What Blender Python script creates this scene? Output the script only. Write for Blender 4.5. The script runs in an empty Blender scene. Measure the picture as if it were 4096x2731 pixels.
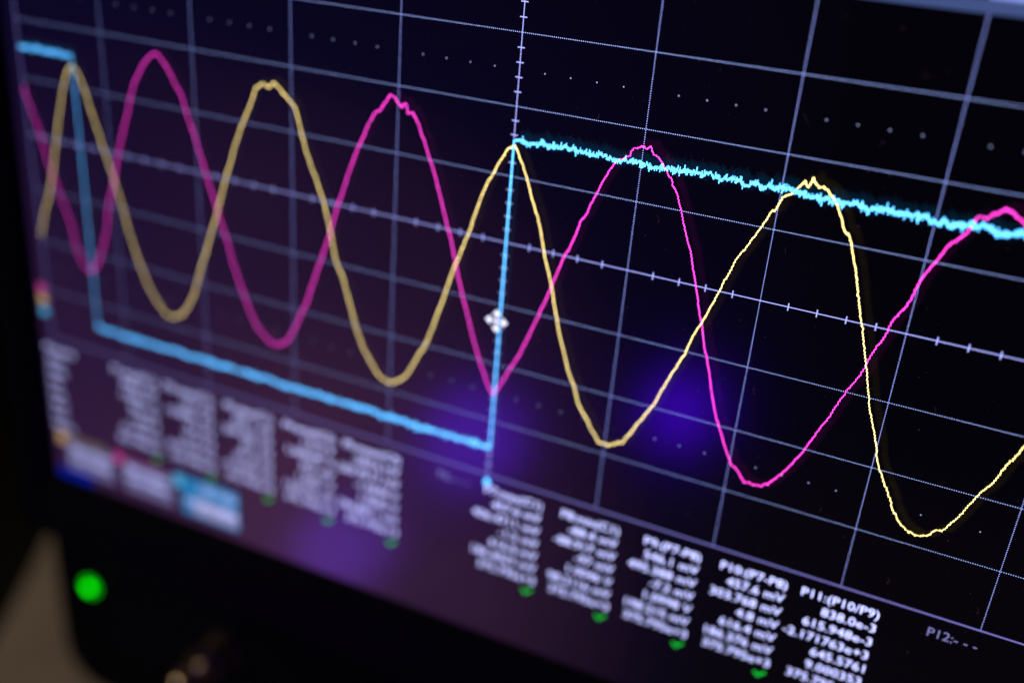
import bpy, bmesh, math, random
from mathutils import Matrix, Vector
random.seed(11)

# ---------------------------------------------------------------- units
# The screen is laid out in graticule divisions: X to the right, Y up, Z towards
# the viewer, origin at the middle of the graticule. One division is 24 mm wide.
DIV = 0.024
VY = 0.5292                       # height of a division over its width
BENCH = -8.75                     # bench level below the graticule centre (in divisions)
def W(x, y, z=0.0):
    return Vector((x*DIV, -z*DIV, (y-BENCH)*DIV))
PX = 1/126.0                      # one display pixel, in divisions (x)
PY = VY/66.0
def S(u, v, z=0.0):               # display pixel coordinates -> world
    return W(u*PX, v*PY, z)

scene = bpy.context.scene
col = scene.collection

# ---------------------------------------------------------------- camera
cam = bpy.data.cameras.new('camera')
cam_o = bpy.data.objects.new('camera', cam)
col.objects.link(cam_o)
scene.camera = cam_o
R = ((0.9052716, 0.0770444, -0.4177888), (-0.2392288, 0.9051254, -0.3514507), (0.3510739, 0.4181055, 0.8378155))
def dirw(v):
    return Vector((v[0], -v[2], v[1]))
right, up, back = (dirw(r) for r in R)
m = Matrix((right, up, back)).transposed().to_4x4()
m.translation = W(3.06663, 2.69000, 7.03072)
cam_o.matrix_world = m
cam.sensor_width = 36
cam.lens = 36.55
cam.clip_start = 0.005
cam.clip_end = 30
cam.dof.use_dof = True
cam.dof.focus_distance = 7.32*DIV
cam.dof.aperture_fstop = 4.35
CAM = Vector((3.06663, 2.69000, 7.03072))

# ---------------------------------------------------------------- world and light
world = bpy.data.worlds.new('World')
scene.world = world
world.use_nodes = True
bg = world.node_tree.nodes['Background']
bg.inputs[0].default_value = (0.9, 0.75, 0.6, 1)
bg.inputs[1].default_value = 0.004
scene.view_settings.view_transform = 'Standard'
scene.view_settings.look = 'None'
scene.view_settings.exposure = 0
scene.view_settings.gamma = 1
scene.view_settings.use_curve_mapping = False

def area(name, loc, target, radius, power, color):
    l = bpy.data.lights.new(name, 'AREA')
    l.shape = 'DISK'
    l.size = radius*2
    l.energy = power
    l.color = color
    o = bpy.data.objects.new(name, l)
    col.objects.link(o)
    o.location = loc
    o.rotation_euler = (Vector(target)-Vector(loc)).to_track_quat('-Z', 'Y').to_euler()
    return o
# desk lamp of the room, left and in front of the bench
area('desk_lamp', (-0.72, -0.17, 0.52), W(-7.5, BENCH, -1.5), 0.06, 1.75, (1.0, 0.82, 0.64))
# three blue indicator lamps standing in front of the screen, mirrored in it
for (px, py, dist, rad, pw, lc) in ((1.56, -1.95, 12, 0.60, 0.030, (0.09, 0.0, 1.0)), (-0.15, -3.4, 12, 0.95, 0.040, (0.13, 0.01, 1.0)), (-1.45, -6.5, 10, 0.9, 0.018, (0.22, 0.06, 1.0))):
    p = Vector((px, py*VY, 0))
    d = p-CAM
    d.z = -d.z
    d.normalize()
    q = p+d*dist
    area('blue_lamp', W(*q), W(*p), rad*DIV, pw, lc)

# ---------------------------------------------------------------- materials
def newmat(name):
    mt = bpy.data.materials.new(name)
    mt.use_nodes = True
    return mt, mt.node_tree, mt.node_tree.nodes['Principled BSDF']

def plain(name, base, rough=0.5, metal=0.0, spec=0.5, bump=0.0, scale=400):
    mt, nt, b = newmat(name)
    b.inputs['Base Color'].default_value = (*base, 1)
    b.inputs['Roughness'].default_value = rough
    b.inputs['Metallic'].default_value = metal
    b.inputs['Specular IOR Level'].default_value = spec
    n = nt.nodes.new('ShaderNodeTexNoise')
    n.inputs['Scale'].default_value = scale
    n.inputs['Detail'].default_value = 6
    tc = nt.nodes.new('ShaderNodeTexCoord')
    nt.links.new(tc.outputs['Object'], n.inputs['Vector'])
    mix = nt.nodes.new('ShaderNodeMixRGB')
    mix.inputs[1].default_value = (*[c*0.8 for c in base], 1)
    mix.inputs[2].default_value = (*[min(1, c*1.2) for c in base], 1)
    nt.links.new(n.outputs['Fac'], mix.inputs[0])
    nt.links.new(mix.outputs[0], b.inputs['Base Color'])
    if bump:
        bp = nt.nodes.new('ShaderNodeBump')
        bp.inputs['Strength'].default_value = bump
        bp.inputs['Distance'].default_value = 0.0004
        nt.links.new(n.outputs['Fac'], bp.inputs['Height'])
        nt.links.new(bp.outputs[0], b.inputs['Normal'])
    return mt

GLASS_ROUGH = 0.16
def lcd_angle(nt):
    """A liquid crystal panel loses luminance with the viewing angle."""
    lw = nt.nodes.new('ShaderNodeLayerWeight')
    lw.inputs['Blend'].default_value = 0.5
    inv = nt.nodes.new('ShaderNodeMath'); inv.operation = 'SUBTRACT'
    inv.inputs[0].default_value = 1.0
    nt.links.new(lw.outputs['Facing'], inv.inputs[1])
    pw = nt.nodes.new('ShaderNodeMath'); pw.operation = 'POWER'
    pw.inputs[1].default_value = 1.9
    nt.links.new(inv.outputs[0], pw.inputs[0])
    return pw.outputs[0]

def lit(name, colr, strength=1.0, noise=0.0, angle=True):
    """A lit patch of the display under its anti-glare surface."""
    mt, nt, b = newmat(name)
    b.inputs['Base Color'].default_value = (0.004, 0.004, 0.005, 1)
    b.inputs['Roughness'].default_value = GLASS_ROUGH
    b.inputs['Emission Color'].default_value = (*colr, 1)
    src = None
    if angle:
        a = lcd_angle(nt)
        mm = nt.nodes.new('ShaderNodeMath'); mm.operation = 'MULTIPLY'
        mm.inputs[1].default_value = strength
        nt.links.new(a, mm.inputs[0])
        src = mm.outputs[0]
    if noise:
        n = nt.nodes.new('ShaderNodeTexNoise')
        n.inputs['Scale'].default_value = 900
        n.inputs['Detail'].default_value = 3
        tc = nt.nodes.new('ShaderNodeTexCoord')
        nt.links.new(tc.outputs['Object'], n.inputs['Vector'])
        mr = nt.nodes.new('ShaderNodeMapRange')
        mr.inputs['From Min'].default_value = 0.3
        mr.inputs['From Max'].default_value = 0.7
        mr.inputs['To Min'].default_value = 1-noise
        mr.inputs['To Max'].default_value = 1+noise
        nt.links.new(n.outputs['Fac'], mr.inputs['Value'])
        m2 = nt.nodes.new('ShaderNodeMath'); m2.operation = 'MULTIPLY'
        nt.links.new(src, m2.inputs[0]); nt.links.new(mr.outputs[0], m2.inputs[1])
        src = m2.outputs[0]
    if src is not None:
        nt.links.new(src, b.inputs['Emission Strength'])
    else:
        b.inputs['Emission Strength'].default_value = strength
    return mt

def panel_material():
    """Dark state of the panel: crossed polarisers leak on the diagonals."""
    mt, nt, b = newmat('lcd_panel')
    b.inputs['Base Color'].default_value = (0.004, 0.004, 0.005, 1)
    b.inputs['Roughness'].default_value = GLASS_ROUGH
    N = nt.nodes.new
    g = N('ShaderNodeNewGeometry')
    sp = N('ShaderNodeSeparateXYZ')
    nt.links.new(g.outputs['Incoming'], sp.inputs[0])
    def M(op, a, c, clamp=False):
        n = N('ShaderNodeMath'); n.operation = op; n.use_clamp = clamp
        for k, s in enumerate((a, c)):
            if isinstance(s, (int, float)): n.inputs[k].default_value = s
            else: nt.links.new(s, n.inputs[k])
        return n.outputs[0]
    prod = M('MAXIMUM', M('MULTIPLY', sp.outputs['X'], sp.outputs['Z']), 0.0)
    diag = M('MAXIMUM', M('SUBTRACT', prod, 0.098), 0.0)
    fall = M('MULTIPLY', M('SUBTRACT', 0.84, sp.outputs['X']), 2.9, True)
    diag = M('ADD', M('MULTIPLY', diag, fall), M('MULTIPLY', prod, 0.02))
    side = M('MAXIMUM', M('SUBTRACT', sp.outputs['X'], 0.1), 0.0)
    side = M('MULTIPLY', side, M('ADD', M('MULTIPLY', M('MAXIMUM', sp.outputs['Z'], 0.0), 1.5), 0.25))
    # uneven backlight
    tc = N('ShaderNodeTexCoord'); n = N('ShaderNodeTexNoise')
    n.inputs['Scale'].default_value = 14; n.inputs['Detail'].default_value = 1.5
    nt.links.new(tc.outputs['Object'], n.inputs['Vector'])
    un = N('ShaderNodeMapRange')
    un.inputs['From Min'].default_value = 0.3; un.inputs['From Max'].default_value = 0.7
    un.inputs['To Min'].default_value = 0.65; un.inputs['To Max'].default_value = 1.35
    nt.links.new(n.outputs['Fac'], un.inputs['Value'])
    diag = M('MULTIPLY', diag, un.outputs[0])
    def scaled(v, c):
        n = N('ShaderNodeVectorMath'); n.operation = 'SCALE'
        n.inputs[0].default_value = c
        nt.links.new(v, n.inputs['Scale'])
        return n.outputs[0]
    a1 = N('ShaderNodeVectorMath'); a1.operation = 'ADD'
    nt.links.new(scaled(diag, (0.205, 0.066, 0.135)), a1.inputs[0])
    nt.links.new(scaled(side, (0.005, 0.003, 0.046)), a1.inputs[1])
    a2 = N('ShaderNodeVectorMath'); a2.operation = 'ADD'
    nt.links.new(a1.outputs[0], a2.inputs[0])
    a2.inputs[1].default_value = (0.0009, 0.0006, 0.0022)
    nt.links.new(a2.outputs[0], b.inputs['Emission Color'])
    b.inputs['Emission Strength'].default_value = 1
    return mt

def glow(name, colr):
    """Painted glass reflection: adds its emission to whatever lies under it."""
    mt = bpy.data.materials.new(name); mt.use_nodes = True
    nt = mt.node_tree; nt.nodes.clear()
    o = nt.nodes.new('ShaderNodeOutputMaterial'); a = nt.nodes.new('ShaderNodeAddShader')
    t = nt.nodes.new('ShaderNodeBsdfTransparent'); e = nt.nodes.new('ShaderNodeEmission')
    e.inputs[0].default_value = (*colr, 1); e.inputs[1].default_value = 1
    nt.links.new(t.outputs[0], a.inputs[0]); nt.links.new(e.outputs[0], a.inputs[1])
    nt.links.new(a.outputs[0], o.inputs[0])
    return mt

M_PANEL = panel_material()
M_GRID = lit('graticule_light', (0.36, 0.48, 1.08), 2.4)
M_GRID_V = lit('graticule_light_upright', (0.34, 0.42, 1.12), 2.4)
M_AXIS = lit('axis_light', (0.50, 0.54, 1.35), 1.4)
M_BORDER = lit('border_light', (0.27, 0.25, 0.80), 1.0)
M_DOT = lit('dot_light', (0.7, 0.85, 1.5), 0.85)
M_YEL = lit('yellow_light', (3.3, 2.5, 0.85), 1.75, 0.15)
M_MAG = lit('magenta_light', (2.8, 0.14, 1.8), 1.85, 0.15)
M_CYA = lit('cyan_light', (0.28, 1.4, 3.1), 1.5, 0.2)
M_YEL_E = glow('yellow_painted_reflection', (0.0018, 0.0013, 0.0002))
M_MAG_E = glow('magenta_painted_reflection', (0.0028, 0.0001, 0.0024))
M_CYA_E = glow('cyan_painted_reflection', (0.0, 0.0052, 0.0115))
M_TEXT = lit('text_light', (1.25, 1.32, 2.5), 1.5)
M_TEXT_DIM = lit('dim_text_light', (0.32, 0.30, 0.75), 1.1)
M_GREEN = lit('status_light', (0.01, 0.95, 0.07), 1.15)
M_CURSOR = lit('pointer_light', (1.5, 1.5, 2.0), 1.25)
M_INK = lit('pointer_outline', (0.0, 0.0, 0.0), 0.0)
M_BAR_DARK = lit('toolbar_edge_light', (0.055, 0.085, 0.235), 1.0)
M_BAR = lit('toolbar_light', (0.26, 0.33, 0.86), 1.15)
M_BLUE = lit('selection_light', (0.0, 0.02, 0.55), 1.3)
M_CYAN_FILL = lit('cyan_badge_light', (0.03, 0.33, 0.78), 1.3)
M_GREY_FILL = lit('badge_text_field', (0.26, 0.24, 0.52), 1.3)
M_PALE_FILL = lit('badge_highlight', (0.55, 0.55, 1.0), 1.3)
M_YEL_TAB = lit('yellow_badge', (1.1, 0.68, 0.28), 1.2)
M_MAG_TAB = lit('magenta_badge', (0.95, 0.10, 0.52), 1.2)
M_CYA_TAB = lit('cyan_badge', (0.15, 0.75, 1.35), 1.2)
M_YEL_DIM = lit('yellow_strip', (0.22, 0.15, 0.09), 1.3)
M_MAG_DIM = lit('magenta_strip', (0.22, 0.03, 0.16), 1.3)
M_PLASTIC = plain('black_plastic', (0.006, 0.0055, 0.0045), 0.6, spec=0.06, bump=0.25, scale=2500)
M_PANEL_PLASTIC = plain('front_panel_plastic', (0.004, 0.004, 0.0045), 0.65, spec=0.06, bump=0.2, scale=2500)
M_BRASS = plain('brass', (0.92, 0.66, 0.40), 0.26, metal=1.0, scale=800)
M_NICKEL = plain('dull_nickel', (0.16, 0.12, 0.09), 0.45, metal=1.0, scale=800)
M_RUBBER = plain('rubber', (0.004, 0.004, 0.004), 0.8)
M_BENCH = plain('bench_laminate', (0.28, 0.23, 0.18), 0.6, bump=0.3, scale=60)
M_WALL = plain('wall_paint', (0.05, 0.045, 0.03), 0.9, scale=8)
M_LED = lit('led_light', (0.0, 5.0, 0.0), 1.0, angle=False)
M_LED_RIM = lit('led_rim_light', (0.0, 0.8, 0.0), 1.0, angle=False)
M_DUST = plain('dust', (0.30, 0.2, 0.2), 0.9)

# ---------------------------------------------------------------- builders
def link(name, verts, faces, mats, parent=None, fm=None, smooth=False):
    me = bpy.data.meshes.new(name)
    me.from_pydata([tuple(v) for v in verts], [], faces)
    if not isinstance(mats, (list, tuple)): mats = [mats]
    for x in mats: me.materials.append(x)
    if fm:
        for p, k in zip(me.polygons, fm): p.material_index = k
    if smooth:
        for p in me.polygons: p.use_smooth = True
    me.update()
    o = bpy.data.objects.new(name, me)
    col.objects.link(o)
    if parent is not None: o.parent = parent
    return o

class Flat:
    """Collects rectangles and glyph polygons lying on the display."""
    def __init__(self): self.v = []; self.f = []; self.m = []
    def rect(self, u0, v0, u1, v1, z, mi=0):
        k = len(self.v)
        self.v += [S(u0, v0, z), S(u1, v0, z), S(u1, v1, z), S(u0, v1, z)]
        self.f.append((k, k+1, k+2, k+3)); self.m.append(mi)
    def poly(self, pts, z, mi=0):
        k = len(self.v)
        self.v += [S(a, b, z) for a, b in pts]
        self.f.append(tuple(range(k, k+len(pts)))); self.m.append(mi)
    def build(self, name, mats, parent, label=None, kind=None):
        o = link(name, self.v, self.f, mats, parent, self.m)
        if label: o['label'] = label
        if kind: o['kind'] = kind
        return o

_glyph = {}
def text_geo(s):
    if s in _glyph: return _glyph[s]
    cu = bpy.data.curves.new('lettering', 'FONT')
    cu.body = s
    cu.resolution_u = 2
    o = bpy.data.objects.new('lettering', cu)
    col.objects.link(o)
    bpy.context.view_layer.update()
    dg = bpy.context.evaluated_depsgraph_get()
    me = bpy.data.meshes.new_from_object(o.evaluated_get(dg))
    vs = [(v.co.x, v.co.y) for v in me.vertices]
    fs = [tuple(p.vertices) for p in me.polygons]
    bpy.data.objects.remove(o); bpy.data.curves.remove(cu); bpy.data.meshes.remove(me)
    _glyph[s] = (vs, fs)
    return _glyph[s]
_h = text_geo('H')
CAP = max(v[1] for v in _h[0])
_d = text_geo('00000000000'); _e = text_geo('0')
DIGIT = ((max(v[0] for v in _d[0])-min(v[0] for v in _d[0]))-(max(v[0] for v in _e[0])-min(v[0] for v in _e[0])))/10

def put_text(fl, s, u, v, z, mi=0, align='R', cap=9.4, digit=7.55):
    vs, fs = text_geo(s)
    if not vs: return
    sx, sy = digit/DIGIT, cap/CAP
    x0 = min(a for a, b in vs); x1 = max(a for a, b in vs)
    off = u-x1*sx if align == 'R' else u-x0*sx
    k = len(fl.v)
    fl.v += [S(off+a*sx, v+b*sy, z) for a, b in vs]
    for f in fs:
        fl.f.append(tuple(i+k for i in f)); fl.m.append(mi)

def rounded_box(name, x0, x1, y0, y1, z0, z1, r, mat, parent, seg=6, bev=0.05):
    """Box in screen coordinates with rounded corners seen from the front."""
    bm = bmesh.new()
    pts = []
    for cx, cy, a0 in ((x1-r, y1-r, 0), (x0+r, y1-r, 90), (x0+r, y0+r, 180), (x1-r, y0+r, 270)):
        for k in range(seg+1):
            a = math.radians(a0+90*k/seg)
            pts.append((cx+r*math.cos(a), cy+r*math.sin(a)))
    f = [bm.verts.new(W(a, b, z1)) for a, b in pts]
    g = [bm.verts.new(W(a, b, z0)) for a, b in pts]
    bm.faces.new(f); bm.faces.new(list(reversed(g)))
    n = len(pts)
    for k in range(n):
        bm.faces.new((f[k], g[k], g[(k+1) % n], f[(k+1) % n]))
    ed = [e for e in bm.edges if e.verts[0] in f and e.verts[1] in f]
    bmesh.ops.bevel(bm, geom=ed, offset=bev*DIV, segments=3, affect='EDGES')
    bmesh.ops.recalc_face_normals(bm, faces=bm.faces)
    me = bpy.data.meshes.new(name); bm.to_mesh(me); bm.free()
    me.materials.append(mat)
    for p in me.polygons: p.use_smooth = True
    o = bpy.data.objects.new(name, me); col.objects.link(o)
    md = o.modifiers.new('edges', 'EDGE_SPLIT'); md.split_angle = math.radians(40)
    if parent is not None: o.parent = parent
    return o

def lathe(name, c, axis, prof, mat, parent, seg=40):
    """Revolve (radius, height) pairs, in divisions, round an axis starting at c."""
    c = W(*c); ax = dirw(axis).normalized()
    a = ax.orthogonal().normalized(); b = ax.cross(a)
    vs, fs = [], []
    for r, h in prof:
        for k in range(seg):
            t = 2*math.pi*k/seg
            vs.append(c+ax*h*DIV+(a*math.cos(t)+b*math.sin(t))*r*DIV)
    for j in range(len(prof)-1):
        for k in range(seg):
            k2 = (k+1) % seg
            fs.append((j*seg+k, j*seg+k2, (j+1)*seg+k2, (j+1)*seg+k))
    fs.append(tuple(reversed(range(seg))))
    fs.append(tuple((len(prof)-1)*seg+k for k in range(seg)))
    o = link(name, vs, fs, mat, parent, smooth=True)
    md = o.modifiers.new('edges', 'EDGE_SPLIT'); md.split_angle = math.radians(35)
    return o

# ---------------------------------------------------------------- setting
def edge_x(z): return -7.802+0.586*z          # slanting left edge of the bench
bt = []
for z in (14.0, -26.0): bt.append((edge_x(z), z))
vs = [W(edge_x(14), BENCH, 14), W(24, BENCH, 14), W(24, BENCH, -26), W(edge_x(-26), BENCH, -26)]
vs += [v-Vector((0, 0, 0.03)) for v in vs]
o = link('bench_top', vs, [(0, 1, 2, 3), (7, 6, 5, 4), (0, 4, 5, 1), (1, 5, 6, 2), (2, 6, 7, 3), (3, 7, 4, 0)], M_BENCH)
o['kind'] = 'structure'; o['label'] = 'beige bench top lit by warm light under the black instrument'
o = link('wall', [(-3, 1.6, -1), (3, 1.6, -1), (3, 1.6, 2.5), (-3, 1.6, 2.5), (-3, 1.68, -1), (3, 1.68, -1), (3, 1.68, 2.5), (-3, 1.68, 2.5)],
         [(0, 1, 2, 3), (7, 6, 5, 4), (0, 4, 5, 1), (1, 5, 6, 2), (2, 6, 7, 3), (3, 7, 4, 0)], M_WALL)
o['kind'] = 'structure'; o['label'] = 'unlit wall far behind the instrument'
o = link('floor', [(-3, -2, -0.75), (3, -2, -0.75), (3, 1.6, -0.75), (-3, 1.6, -0.75)], [(0, 1, 2, 3)], M_WALL)
o['kind'] = 'structure'; o['label'] = 'dark floor below the bench'

# ---------------------------------------------------------------- the instrument
scope = bpy.data.objects.new('oscilloscope', None)
col.objects.link(scope)
scope.empty_display_size = 0.05
scope['label'] = 'black digital oscilloscope showing yellow, magenta and cyan waveforms on its screen'
scope['category'] = 'oscilloscope'

SL, SR, SB, ST = -5.17, 5.12, -7.22*VY, 4.62*VY      # lit area of the panel
# bezel: a frame with a sloping inner lip
def ring(l, r, b, t, z, rad, seg=5):
    out = []
    for cx, cy, a0 in ((r-rad, t-rad, 0), (l+rad, t-rad, 90), (l+rad, b+rad, 180), (r-rad, b+rad, 270)):
        for k in range(seg+1):
            a = math.radians(a0+90*k/seg)
            out.append(W(cx+rad*math.cos(a), cy+rad*math.sin(a), z))
    return out
rings = [ring(SL, SR, SB, ST, -0.02, 0.005), ring(SL-0.01, SR+0.01, SB-0.01, ST+0.01, 0.03, 0.01),
         ring(SL-0.06, SR+0.06, SB-0.06, ST+0.06, 0.06, 0.05),
         ring(-5.72, 5.72, -4.66, 3.2, 0.07, 0.16), ring(-5.80, 5.80, -4.74, 3.28, 0.0, 0.20), ring(-5.80, 5.80, -4.74, 3.28, -1.2, 0.20)]
vs = [p for r in rings for p in r]; n = len(rings[0]); fs = []
for j in range(len(rings)-1):
    for k in range(n):
        k2 = (k+1) % n
        fs.append((j*n+k, j*n+k2, (j+1)*n+k2, (j+1)*n+k))
fs.append(tuple((len(rings)-1)*n+k for k in range(n)))
bz = link('bezel', vs, fs, M_PLASTIC, scope, smooth=True)
bz['label'] = 'black plastic frame round the screen'
md = bz.modifiers.new('edges', 'EDGE_SPLIT'); md.split_angle = math.radians(30)

# lower body with the front panel
body = rounded_box('front_panel', -6.84, 5.8, -8.42, -3.6, -9.0, -1.21, 0.62, M_PANEL_PLASTIC, scope, seg=10, bev=0.12)
for fx in (-5.2, 4.4):
    for fz in (-2.2, -8.0):
        lathe('rubber_foot', (fx, BENCH, fz), (0, 1, 0), [(0.30, 0.0), (0.33, 0.06), (0.30, 0.32)], M_RUBBER, scope, 24)
# faint key outlines along the panel
for kx in (-3.2, -2.1, -1.0, 0.1, 1.2):
    rounded_box('key', kx-0.32, kx+0.32, -5.75, -5.45, -1.25, -1.13, 0.06, M_PLASTIC, scope, seg=4, bev=0.03)
led = lathe('power_light', (-6.245, -6.63, -1.22), (0, 0, 1), [(0.042, 0.0), (0.042, 0.04), (0.035, 0.06), (0.018, 0.075), (0.004, 0.08)], M_LED, scope, 32)
led['label'] = 'glowing green power light'
lathe('light_collar', (-6.245, -6.63, -1.215), (0, 0, 1), [(0.12, 0.0), (0.12, 0.02), (0.08, 0.03)], M_LED_RIM, led, 32)
for (bx, by, pr) in ((-4.36, -7.16, 0.14), (-4.01, -6.70, 0.08)):
    c = lathe('coaxial_connector', (bx, by, -1.22), (0, 0, 1), [(0.25, 0.0), (0.25, 0.06), (0.18, 0.08), (0.18, 0.30), (0.20, 0.32), (0.20, 0.36), (0.15, 0.37), (0.15, 0.12)], M_NICKEL, scope, 40)
    c['label'] = 'round brass coaxial connector at the foot of the front panel'
    lathe('centre_pin', (bx, by, -1.12), (0, 0, 1), [(pr, 0.0)]+[(max(0.003, pr*math.cos(math.radians(q))), 0.34+pr*math.sin(math.radians(q))) for q in range(0, 91, 9)], M_BRASS, c, 32)

# ---- the display panel
fl = Flat(); fl.poly([(SL/PX, SB/PY), (SR/PX, SB/PY), (SR/PX, ST/PY), (SL/PX, ST/PY)], 0.0)
screen = fl.build('screen', M_PANEL, scope, 'dark display showing waveforms over a dotted grid')

Z1, Z2, Z3, Z4, Z5, Z6 = 0.0016, 0.0032, 0.0048, 0.0064, 0.0080, 0.0096
# graticule
for j in (-3, -2, -1, 1, 2, 3):
    fl = Flat()
    for u in range(-629, 630, 2):
        fl.rect(u-0.42, j*66-0.32, u+0.42, j*66+0.32, Z1)
    fl.build('grid_line', M_GRID, screen)
for i in (-4, -3, -2, -1, 1, 2, 3, 4):
    fl = Flat()
    for v in range(-263, 264, 2):
        fl.rect(i*126-0.32, v-0.42, i*126+0.32, v+0.42, Z1)
    fl.build('grid_line', M_GRID_V, screen)
fl = Flat()
fl.rect(-630, -0.38, 630, 0.38, Z2)
for k in range(-25, 26):
    if k % 5: fl.rect(k*25.2-0.5, -3.5, k*25.2+0.5, 3.5, Z2+0.0003)
fl.build('grid_axis', M_AXIS, screen, 'horizontal centre axis with tick marks')
fl = Flat()
fl.rect(-0.38, -264, 0.38, 264, Z2+0.0006)
for k in range(-20, 21):
    if k % 5: fl.rect(-3.5, k*13.2-0.5, 3.5, k*13.2+0.5, Z2+0.0009)
fl.build('grid_axis', M_AXIS, screen, 'vertical centre axis with tick marks')
fl = Flat()
fl.rect(-631, -265, 631, -263.2, Z1+0.0004)
fl.rect(-631, 263.2, 631, 265, Z1+0.0004)
fl.rect(-631, -263.2, -629.4, 263.2, Z1+0.0004)
fl.rect(629.4, -263.2, 631, 263.2, Z1+0.0004)
fl.build('grid_border', M_BORDER, screen)
for j in (-2.5, 2.5):
    fl = Flat()
    for k in range(-25, 26):
        if k % 5: fl.rect(k*25.2-0.55, j*66-0.55, k*25.2+0.55, j*66+0.55, Z1)
    fl.build('dot_row', M_DOT, screen)

# ---- waveforms, drawn the way the instrument does: one run of pixels per column
YELLOW = [(-632.3,-135.3),(-628.1,-123.9),(-621.2,-102.0),(-613.3,-81.8),(-604.4,-61.6),(-587.3,-4.8),(-577.5,31.5),(-565.5,67.1),(-556.5,84.9),(-549.5,90.8),(-542.7,86.7),(-536.1,71.2),(-524.8,39.5),(-514.6,7.2),(-502.5,-25.2),(-492.1,-58.4),(-485.8,-87.1),(-474.6,-121.1),(-460.1,-154.8),(-448.9,-170.9),(-437.5,-183.2),(-424.2,-185.6),(-412.5,-178.9),(-396.8,-158.3),(-388.4,-137.9),(-373.9,-98.9),(-360.0,-61.2),(-349.8,-30.7),(-337.2,4.6),(-324.7,38.9),(-309.6,72.6),(-302.1,89.0),(-296.2,103.5),(-288.1,109.1),(-278.8,109.0),(-271.5,113.0),(-266.1,107.8),(-258.8,103.0),(-249.8,95.4),(-243.6,82.9),(-239.1,68.6),(-234.6,54.2),(-222.8,25.5),(-210.9,-3.5),(-203.5,-28.7),(-198.7,-51.9),(-194.9,-67.4),(-186.3,-80.3),(-178.6,-105.2),(-172.8,-120.8),(-167.9,-136.6),(-161.2,-152.1),(-151.6,-167.0),(-140.1,-181.4),(-131.6,-187.0),(-124.3,-187.6),(-111.7,-180.5),(-103.2,-168.5),(-94.9,-153.2),(-86.7,-137.4),(-80.4,-124.0),(-71.5,-95.4),(-65.7,-77.7),(-61.3,-60.8),(-56.0,-43.8),(-50.4,-27.1),(-44.5,-10.5),(-38.8,5.7),(-36.4,16.3),(-31.9,31.9),(-26.8,47.4),(-19.5,63.1),(-11.5,78.7),(-5.0,91.7),(-1.5,93.9),(0.8,96.8),(4.6,92.7),(10.7,82.7),(15.6,69.7),(21.3,56.7),(26.3,43.6),(32.1,30.4),(35.2,21.3),(39.5,7.7),(43.2,-6.1),(48.3,-19.8),(53.5,-33.5),(56.8,-47.8),(61.1,-62.1),(64.9,-76.5),(69.8,-90.8),(74.9,-105.3),(80.0,-119.8),(87.3,-133.8),(93.6,-148.3),(101.5,-162.4),(112.4,-175.6),(121.5,-186.2),(133.1,-185.5),(143.1,-179.4),(152.0,-165.9),(159.1,-151.5),(164.9,-140.0),(171.3,-127.8),(174.9,-116.5),(178.9,-104.5),(183.0,-93.3),(189.2,-77.1),(192.7,-70.2),(194.8,-60.7),(197.5,-51.1),(200.8,-41.4),(204.3,-33.2),(207.2,-25.3),(209.8,-16.1),(213.0,-6.8),(215.8,1.0),(217.2,8.3),(220.6,16.0),(222.3,21.9),(223.7,29.1),(226.4,36.5),(229.5,41.3),(231.7,47.1),(234.6,53.1),(238.4,60.6),(240.2,64.9),(244.2,74.7),(248.3,83.3),(250.5,85.1),(251.7,89.2),(255.3,97.0),(259.2,99.0),(263.2,101.1),(265.0,104.6),(267.3,108.9),(271.1,114.4),(274.1,108.3),(277.0,115.5),(280.8,111.3),(286.0,109.4),(291.3,107.4),(294.1,102.3),(298.3,99.4),(302.0,95.8),(305.2,88.8),(308.9,79.7),(314.5,73.2),(318.0,65.0),(322.1,56.9),(326.4,44.8),(330.6,32.6),(334.6,20.3),(338.5,7.8),(342.5,-4.8),(346.7,-17.4),(351.0,-30.1),(355.1,-43.0),(359.2,-56.1),(363.1,-69.3),(367.5,-82.5),(372.4,-95.7),(377.3,-109.1),(379.9,-117.9),(385.2,-129.9),(392.4,-144.4),(401.1,-160.0),(405.9,-169.4),(413.1,-177.9),(421.4,-185.3),(427.9,-185.4),(433.6,-185.0),(439.8,-181.2),(443.6,-175.9),(448.9,-174.0),(454.5,-163.5),(458.8,-155.8),(463.2,-143.6),(466.3,-136.5),(470.0,-127.0),(476.7,-115.1),(481.3,-100.4),(487.6,-84.0),(491.8,-72.7)]
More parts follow.
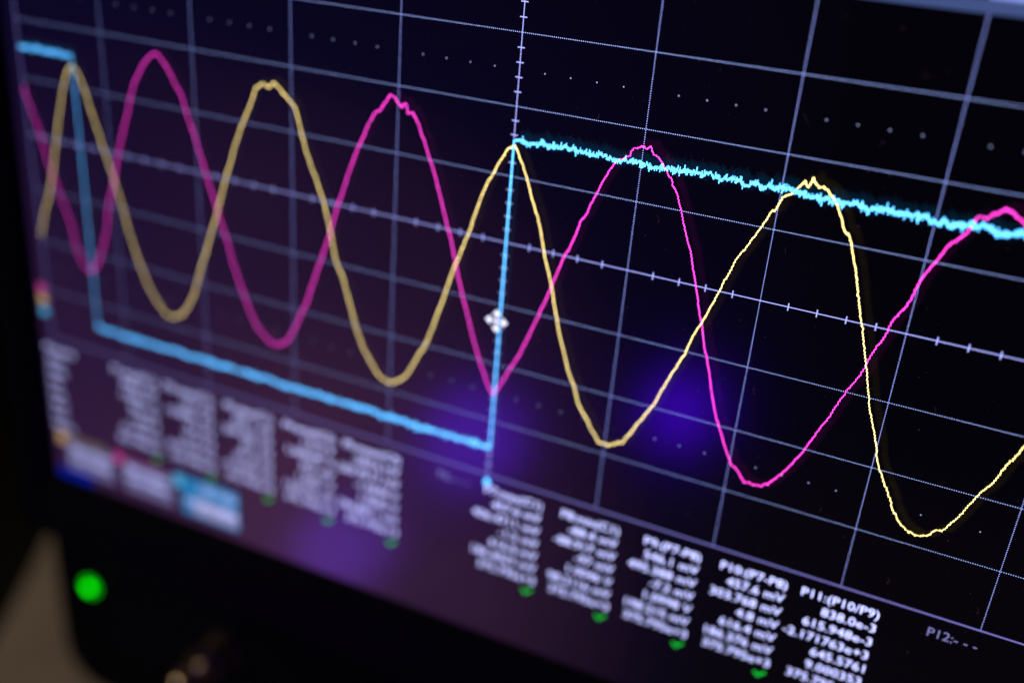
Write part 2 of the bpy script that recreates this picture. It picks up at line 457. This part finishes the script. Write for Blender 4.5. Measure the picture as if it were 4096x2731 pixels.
MAGENTA = [(-630.4,67.6),(-628.1,49.9),(-622.1,31.7),(-614.7,15.4),(-609.7,-1.4),(-605.2,-22.0),(-598.2,-42.3),(-590.2,-64.5),(-582.6,-81.4),(-574.7,-105.3),(-572.6,-127.4),(-565.0,-144.7),(-557.6,-153.6),(-550.7,-156.8),(-543.3,-149.4),(-534.9,-134.3),(-525.5,-113.6),(-518.7,-93.8),(-511.9,-62.2),(-504.2,-43.0),(-495.9,-15.4),(-487.7,11.6),(-479.2,33.2),(-467.8,64.5),(-461.0,81.6),(-452.4,97.2),(-443.1,109.4),(-436.3,116.6),(-428.8,121.4),(-421.8,118.4),(-414.2,110.1),(-406.7,100.2),(-401.2,90.0),(-392.8,78.7),(-388.6,63.5),(-381.5,45.5),(-374.4,25.7),(-367.4,4.1),(-360.3,-16.1),(-353.0,-34.7),(-345.9,-58.3),(-338.6,-77.2),(-333.2,-95.1),(-325.8,-114.4),(-318.3,-133.9),(-312.7,-148.6),(-303.0,-166.0),(-291.0,-177.4),(-281.0,-183.9),(-273.8,-183.0),(-264.6,-176.9),(-254.4,-162.5),(-244.3,-142.2),(-235.4,-124.3),(-228.6,-105.4),(-222.8,-88.8),(-217.2,-72.5),(-211.6,-54.7),(-205.2,-38.7),(-199.0,-15.4),(-192.0,4.9),(-187.6,16.6),(-184.2,28.0),(-179.1,41.1),(-175.0,52.4),(-170.1,65.2),(-164.3,76.5),(-158.8,90.5),(-152.3,100.2),(-145.8,106.3),(-139.4,113.7),(-135.5,118.5),(-128.1,118.2),(-121.3,111.5),(-116.6,114.4),(-113.8,107.0),(-108.1,105.8),(-102.1,98.3),(-97.5,87.7),(-92.1,75.7),(-86.7,65.2),(-81.1,51.7),(-76.3,37.9),(-71.5,24.1),(-66.6,10.1),(-63.6,0.5),(-57.6,-16.4),(-52.5,-33.7),(-49.2,-46.9),(-43.0,-65.9),(-35.9,-86.4),(-28.6,-107.2),(-22.5,-123.5),(-15.6,-138.2),(-8.5,-154.6),(-3.7,-163.3),(0.3,-166.4),(2.9,-162.3),(6.4,-153.7),(13.4,-138.4),(20.4,-125.0),(27.2,-110.2),(33.4,-91.0),(39.7,-73.6),(45.7,-55.1),(50.4,-40.3),(55.0,-25.7),(61.9,-4.9),(67.8,9.6),(73.3,29.3),(74.9,37.9),(81.1,47.6),(84.0,59.3),(89.7,71.4),(94.1,81.8),(98.5,92.0),(103.3,98.3),(107.2,100.3),(110.9,103.0),(114.8,105.0),(115.5,109.8),(117.8,113.4),(123.1,114.8),(126.8,117.4),(130.5,114.4),(133.5,117.5),(136.8,112.9),(141.2,110.5),(146.1,103.6),(152.2,98.8),(155.8,92.3),(158.0,86.1),(160.9,84.7),(165.4,76.9),(168.4,68.2),(170.6,61.9),(175.0,51.0),(181.5,34.6),(188.9,12.8),(194.3,-4.2),(199.9,-22.8),(205.0,-37.4),(209.7,-53.7),(215.1,-70.0),(220.8,-88.0),(225.2,-101.9),(230.8,-118.8),(237.6,-133.9),(244.1,-147.6),(249.7,-159.4),(254.6,-167.4),(262.9,-174.4),(269.9,-181.8),(277.3,-183.4),(285.4,-181.5),(291.7,-177.8),(297.3,-170.3),(302.8,-162.9),(308.8,-151.5),(316.6,-135.8),(321.8,-121.8),(327.0,-108.1),(332.4,-96.0),(335.3,-84.8),(339.3,-73.3),(342.4,-63.7),(346.7,-53.9),(351.5,-41.2),(354.0,-29.3),(357.5,-17.3),(362.5,-6.4),(364.0,3.5),(366.8,12.3),(372.0,21.6),(375.6,31.7),(377.0,41.2),(379.5,50.9),(383.9,62.1),(388.6,72.1),(392.1,81.7),(398.2,89.3),(404.4,96.8),(407.1,103.8),(409.1,109.7),(414.9,108.6),(418.8,115.4),(423.7,117.7),(427.6,119.7),(431.9,120.0),(436.1,116.7),(443.4,109.9)]
YELLOW += [(505,-46),(520,-5),(538,45),(556,85),(570,105),(584,110),(598,98),(616,60),(632,20)]
MAGENTA += [(452,98),(462,80),(474,45),(488,5),(505,-45),(525,-100),(548,-150),(568,-176),(584,-183),(604,-165),(632,-120)]

def sample(pts, u):
    for a, b in zip(pts, pts[1:]):
        if a[0] <= u <= b[0]:
            return a[1]+(b[1]-a[1])*(u-a[0])/(b[0]-a[0])
    return None

def columns(pts, jitter, seed):
    rnd = random.Random(seed)
    out = []; w = 0
    for u in range(-629, 630):
        v = sample(pts, u)
        if v is None: out.append((u, None)); continue
        w = 0.8*w+rnd.gauss(0, jitter)
        out.append((u, round(v+w)))
    return out

def trace(name, cols, z, mat, label, du=0, dv=0, wide=0.0):
    fl = Flat()
    for (u, a), (u2, b) in zip(cols, cols[1:]):
        if a is None: continue
        if b is None: b = a
        lo, hi = min(a, b), max(a, b)
        if hi-lo > 1: hi -= 0.5
        h = 0.5 if wide else 0.34
        fl.rect(u-h-wide+du, lo-h-wide+dv, u+h+wide+du, hi+h+wide+dv, z+(0.00004 if u % 2 else 0))
    return fl.build(name, mat, screen, label)

yc = columns(YELLOW, 0.62, 3)
mc = columns(MAGENTA, 0.58, 4)
trace('waveform_trace', yc, Z4, M_YEL, 'yellow wavy trace')
trace('waveform_trace', mc, Z3, M_MAG, 'magenta wavy trace')
# square wave: noisy levels of vertical pixel runs
rnd = random.Random(9)
fl = Flat(); fe = Flat()
w = 0; flat_level = []
for u in range(-629, 630):
    high = u < -549 or u >= 2
    base = (101.6 if u < 300 else 100.6) if high else -230.2
    amp = 1.9 if high else 1.2
    w = 0.72*w+rnd.gauss(0, amp*0.5)
    c = base+w
    ht = (1.0 if high else 0.8)+abs(rnd.gauss(0, amp*(0.62 if high else 1.3)))
    if high and rnd.random() < 0.06: c += rnd.choice((-1, 1))*rnd.uniform(0.8, 2.2); ht += 1.0
    if 2 <= u < 8: c, ht = 101.5+(u-5)*0.2, 1.2
    flat_level.append((u, c, ht))
    fl.rect(u-0.42, c-ht, u+0.42, c+ht, Z5+(0.00004 if u % 2 else 0))
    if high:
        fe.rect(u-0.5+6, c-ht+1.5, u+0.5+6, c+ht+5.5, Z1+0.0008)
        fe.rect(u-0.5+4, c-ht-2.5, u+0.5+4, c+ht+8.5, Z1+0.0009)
fl.rect(-549.2, -230, -548.3, 101, Z5+0.0001)
fl.rect(-0.3, -230, 1.1, 101, Z5+0.0001)
fl.build('waveform_trace', M_CYA, screen, 'cyan square wave trace')
# glass double reflections painted as dim emissive trace copies; no glass is modelled
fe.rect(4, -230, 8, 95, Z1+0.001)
fe.build('painted_reflection', M_CYA_E, screen, 'faint cyan glass reflection painted as a glowing copy')
trace('painted_reflection', yc, Z1+0.0012, M_YEL_E, 'faint yellow glass reflection painted as a glowing copy', 6, 4, 2.5)
trace('painted_reflection', mc, Z1+0.0014, M_MAG_E, 'faint magenta glass reflection painted as a glowing copy', 6, 4, 2.5)

# ---- markers
fl = Flat()
fl.poly([(-3.5, -276), (3.5, -276), (3.5, -272), (0, -267), (-3.5, -272)], Z5)
fl.build('trigger_marker', M_CYA, screen)
for v, mm, lb in ((-199, M_MAG_TAB, 'magenta channel marker'), (-214, M_YEL_TAB, 'yellow channel marker'), (-230, M_CYA_TAB, 'cyan channel marker')):
    fl = Flat(); fl.poly([(-646, v-6.5), (-638, v-6.5), (-631, v), (-638, v+6.5), (-646, v+6.5)], Z2)
    fl.build('channel_marker', mm, screen, lb)
# four-way pointer
fl = Flat()
cx, cy = -3.2, -83.8
def arrows(s, z, mi):
    for dx, dy in ((1, 0), (-1, 0), (0, 1), (0, -1)):
        nx, ny = -dy, dx
        t = 12.5+s
        fl.poly([(cx+dx*t, cy+dy*t), (cx+dx*6.5+nx*(5+s)-dx*s, cy+dy*6.5+ny*(5+s)-dy*s), (cx+dx*6.5-nx*(5+s)-dx*s, cy+dy*6.5-ny*(5+s)-dy*s)], z+(0.0002 if dx else 0), mi)
    fl.rect(cx-6.7-s, cy-0.9-s, cx+6.7+s, cy+0.9+s, z+0.0004, mi)
    fl.rect(cx-0.9-s, cy-6.7-s, cx+0.9+s, cy+6.7+s, z+0.0006, mi)
arrows(1.3, Z6, 1); arrows(0.0, Z6+0.0010, 0)
fl.build('mouse_pointer', [M_CURSOR, M_INK], screen, 'white four-way move pointer')

# ---- measurement table
ROW = 16.34
def row_v(k): return -4.345*66-ROW*k
heads = ['P1:ampl(C1)', 'P2:mean(C1)', 'P3:sdev(C1)', 'P4:ampl(C2)', 'P5:mean(C3)', 'P6:- - -', 'P7:max(C1)', 'P8:min(C1)', 'P9:(P7-P8)', 'P10:(P7-P8)', 'P11:(P10/P9)', 'P12:- - -']
vals = {
 0: ['998.4 mV', '1.00231 V', '962 mV', '1.034 V', '12.118 mV', '375.795e+3'],
 1: ['16.2 mV', '15.8041 mV', '-9.6 mV', '31.4 mV', '8.77102 mV', '375.795e+3'],
 2: ['355.1 mV', '354.226 mV', '331 mV', '371.8 mV', '41.0926 mV', '375.795e+3'],
 3: ['1.012 V', '1.009447 V', '957 mV', '1.0421 V', '13.8102 mV', '375.795e+3'],
 4: ['-204.6 mV', '-203.9517 mV', '-1.0044 V', '1.0062 V', '204.8811 mV', '375.795e+3'],
 6: ['457.6 mV', '406.4711 mV', '-1.2 mV', '616.4 mV', '186.4027 mV', '375.795e+3'],
 7: ['-88.4 mV', '-88.917 mV', '-97 mV', '1.0046 V', '98.2116 mV', '375.795e+3'],
 8: ['546.1 mV', '495.388 mV', '-7.2 mV', '1.0998 V', '198.215 mV', '375.795e+3'],
 9: ['457.6 mV', '303.768 mV', '4.8 mV', '616.4 mV', '186.376 mV', '375.795e+3'],
 10: ['838.0e-3', '615.948e-3', '-2.171763e+3', '645.5761', '9.000353', '375.795e+3'],
}
for k in range(12):
    ur = 3.318*126-87.9*(10-k)
    fl = Flat()
    dim = k in (5, 11)
    put_text(fl, heads[k], ur, row_v(0), Z2, 0, 'R', 9.6 if dim else 9.4, 7.3 if k != 11 else 7.0)
    for r, s in enumerate(vals.get(k, [])):
        put_text(fl, s, ur, row_v(r+1), Z2)
    fl.build('readout_column', M_TEXT_DIM if dim else M_TEXT, screen, ('dim' if dim else 'bright')+' column of white measurement text headed '+heads[k].split(':')[0])
    if k in vals:
        fl = Flat()
        c, b = ur-94.5+0.0*k, 0
        c = ur-96+0
        c = 2.556*126-87.9*(9-k)
        v = -6.0*66
        fl.poly([(c-6.5, v+0.5), (c-4.5, v+2.5), (c-1.5, v-1), (c+5, v+5), (c+7, v+3), (c-1.5, v-5)], Z2)
        fl.build('check_mark', M_GREEN, screen, 'green check mark below column P%d' % (k+1))
fl = Flat()
for r, s in enumerate(['Measure', 'value', 'mean', 'min', 'max', 'sdev', 'num', 'status']):
    put_text(fl, s, -646, row_v(r)+1, Z2, 0, 'L')
fl.build('row_labels', M_TEXT, screen, 'column of row names left of the measurements')

# ---- channel boxes under the table
def field(fl, u0, v0, u1, v1, z, mi): fl.rect(u0, v0, u1, v1, z, mi)
fl = Flat()
field(fl, -642, -423, -627, -405, Z3, 1)
field(fl, -627, -414, -556, -405, Z3, 2)
for r, s in enumerate(['500 mV/div', '0 mV offset']):
    put_text(fl, s, -552, -430-15*r, Z4, 3, 'R')
field(fl, -626, -460, -546, -414.5, Z2, 4)
field(fl, -648, -476, -585, -461, Z3, 5)
fl.build('channel_badge', [M_GREY_FILL, M_YEL_TAB, M_YEL_DIM, M_TEXT, M_GREY_FILL, M_BLUE], screen, 'first channel box with yellow tab')
fl = Flat()
field(fl, -543, -423, -528, -406, Z3, 1)
field(fl, -528, -414, -460, -406, Z3, 2)
for r, s in enumerate(['500 mV/div', '0 mV offset']):
    put_text(fl, s, -456, -430-15*r, Z4, 3, 'R')
field(fl, -526, -460, -446, -414.5, Z2, 0)
fl.build('channel_badge', [M_GREY_FILL, M_MAG_TAB, M_MAG_DIM, M_TEXT], screen, 'second channel box with magenta tab')
fl = Flat()
field(fl, -443, -425, -428, -407, Z4, 1)
field(fl, -430, -462, -340, -405, Z3, 0)
field(fl, -412, -458, -342, -434, Z3+0.0004, 2)
put_text(fl, '1.00 V/div', -343, -421, Z4, 3, 'R')
put_text(fl, '0.0 mV offset', -343, -446, Z4, 3, 'R')
fl.build('channel_badge', [M_CYAN_FILL, M_CYA_TAB, M_PALE_FILL, M_TEXT], screen, 'third channel box, cyan and highlighted')

# ---- tool bar along the top of the display
fl = Flat()
fl.rect(SL/PX+1, 3.945*66, SR/PX-1, 4.10*66, Z3, 0)
edges = [-640, -520, -400, -290, -170, -60, 60, 190, 300, 362, 374, 560, 572, 640]
for a, b in ((-648, -420), (-408, -160), (-148, 110), (122, 362), (375, 560), (572, 642)):
    fl.rect(a, 4.105*66, b, 4.5*66, Z3, 1)
fl.build('tool_bar', [M_BAR_DARK, M_BAR], screen, 'blue-grey tool bar above the grid')

# ---------------------------------------------------------------- dust on the glass
rnd = random.Random(21)
vs, fs = [], []
def fleck(u, v, r, n=5):
    k = len(vs)
    base = [S(u+r*rnd.uniform(0.5, 1)*math.cos(t), v+r*rnd.uniform(0.5, 1)*math.sin(t), 0.011) for t in [2*math.pi*q/n for q in range(n)]]
    top = S(u, v, 0.011+r*0.006)
    vs.extend(base); vs.append(top)
    for q in range(n): fs.append((k+q, k+(q+1) % n, k+n))
def fibre(u, v, ln, w):
    a = rnd.uniform(0, 6.28); k = len(vs); n = 7
    for q in range(n+1):
        vs.append(S(u-w*math.sin(a), v+w*math.cos(a), 0.011)); vs.append(S(u+w*math.sin(a), v-w*math.cos(a), 0.013))
        a += rnd.uniform(-0.5, 0.7)
        u += math.cos(a)*ln/n; v += math.sin(a)*ln/n
    for q in range(n): fs.append((k+2*q, k+2*q+1, k+2*q+3, k+2*q+2))
for _ in range(330):
    fleck(rnd.uniform(-200, 630), rnd.uniform(-440, 250), rnd.choice((0.35, 0.45, 0.5, 0.7, 1.1)))
for _ in range(45):
    fibre(rnd.uniform(-50, 620), rnd.uniform(-430, 250), rnd.uniform(4, 16), 0.16)
d = link('dust', vs, fs, M_DUST)
d['kind'] = 'stuff'; d['label'] = 'fine dust specks and fibres lying on the screen glass'
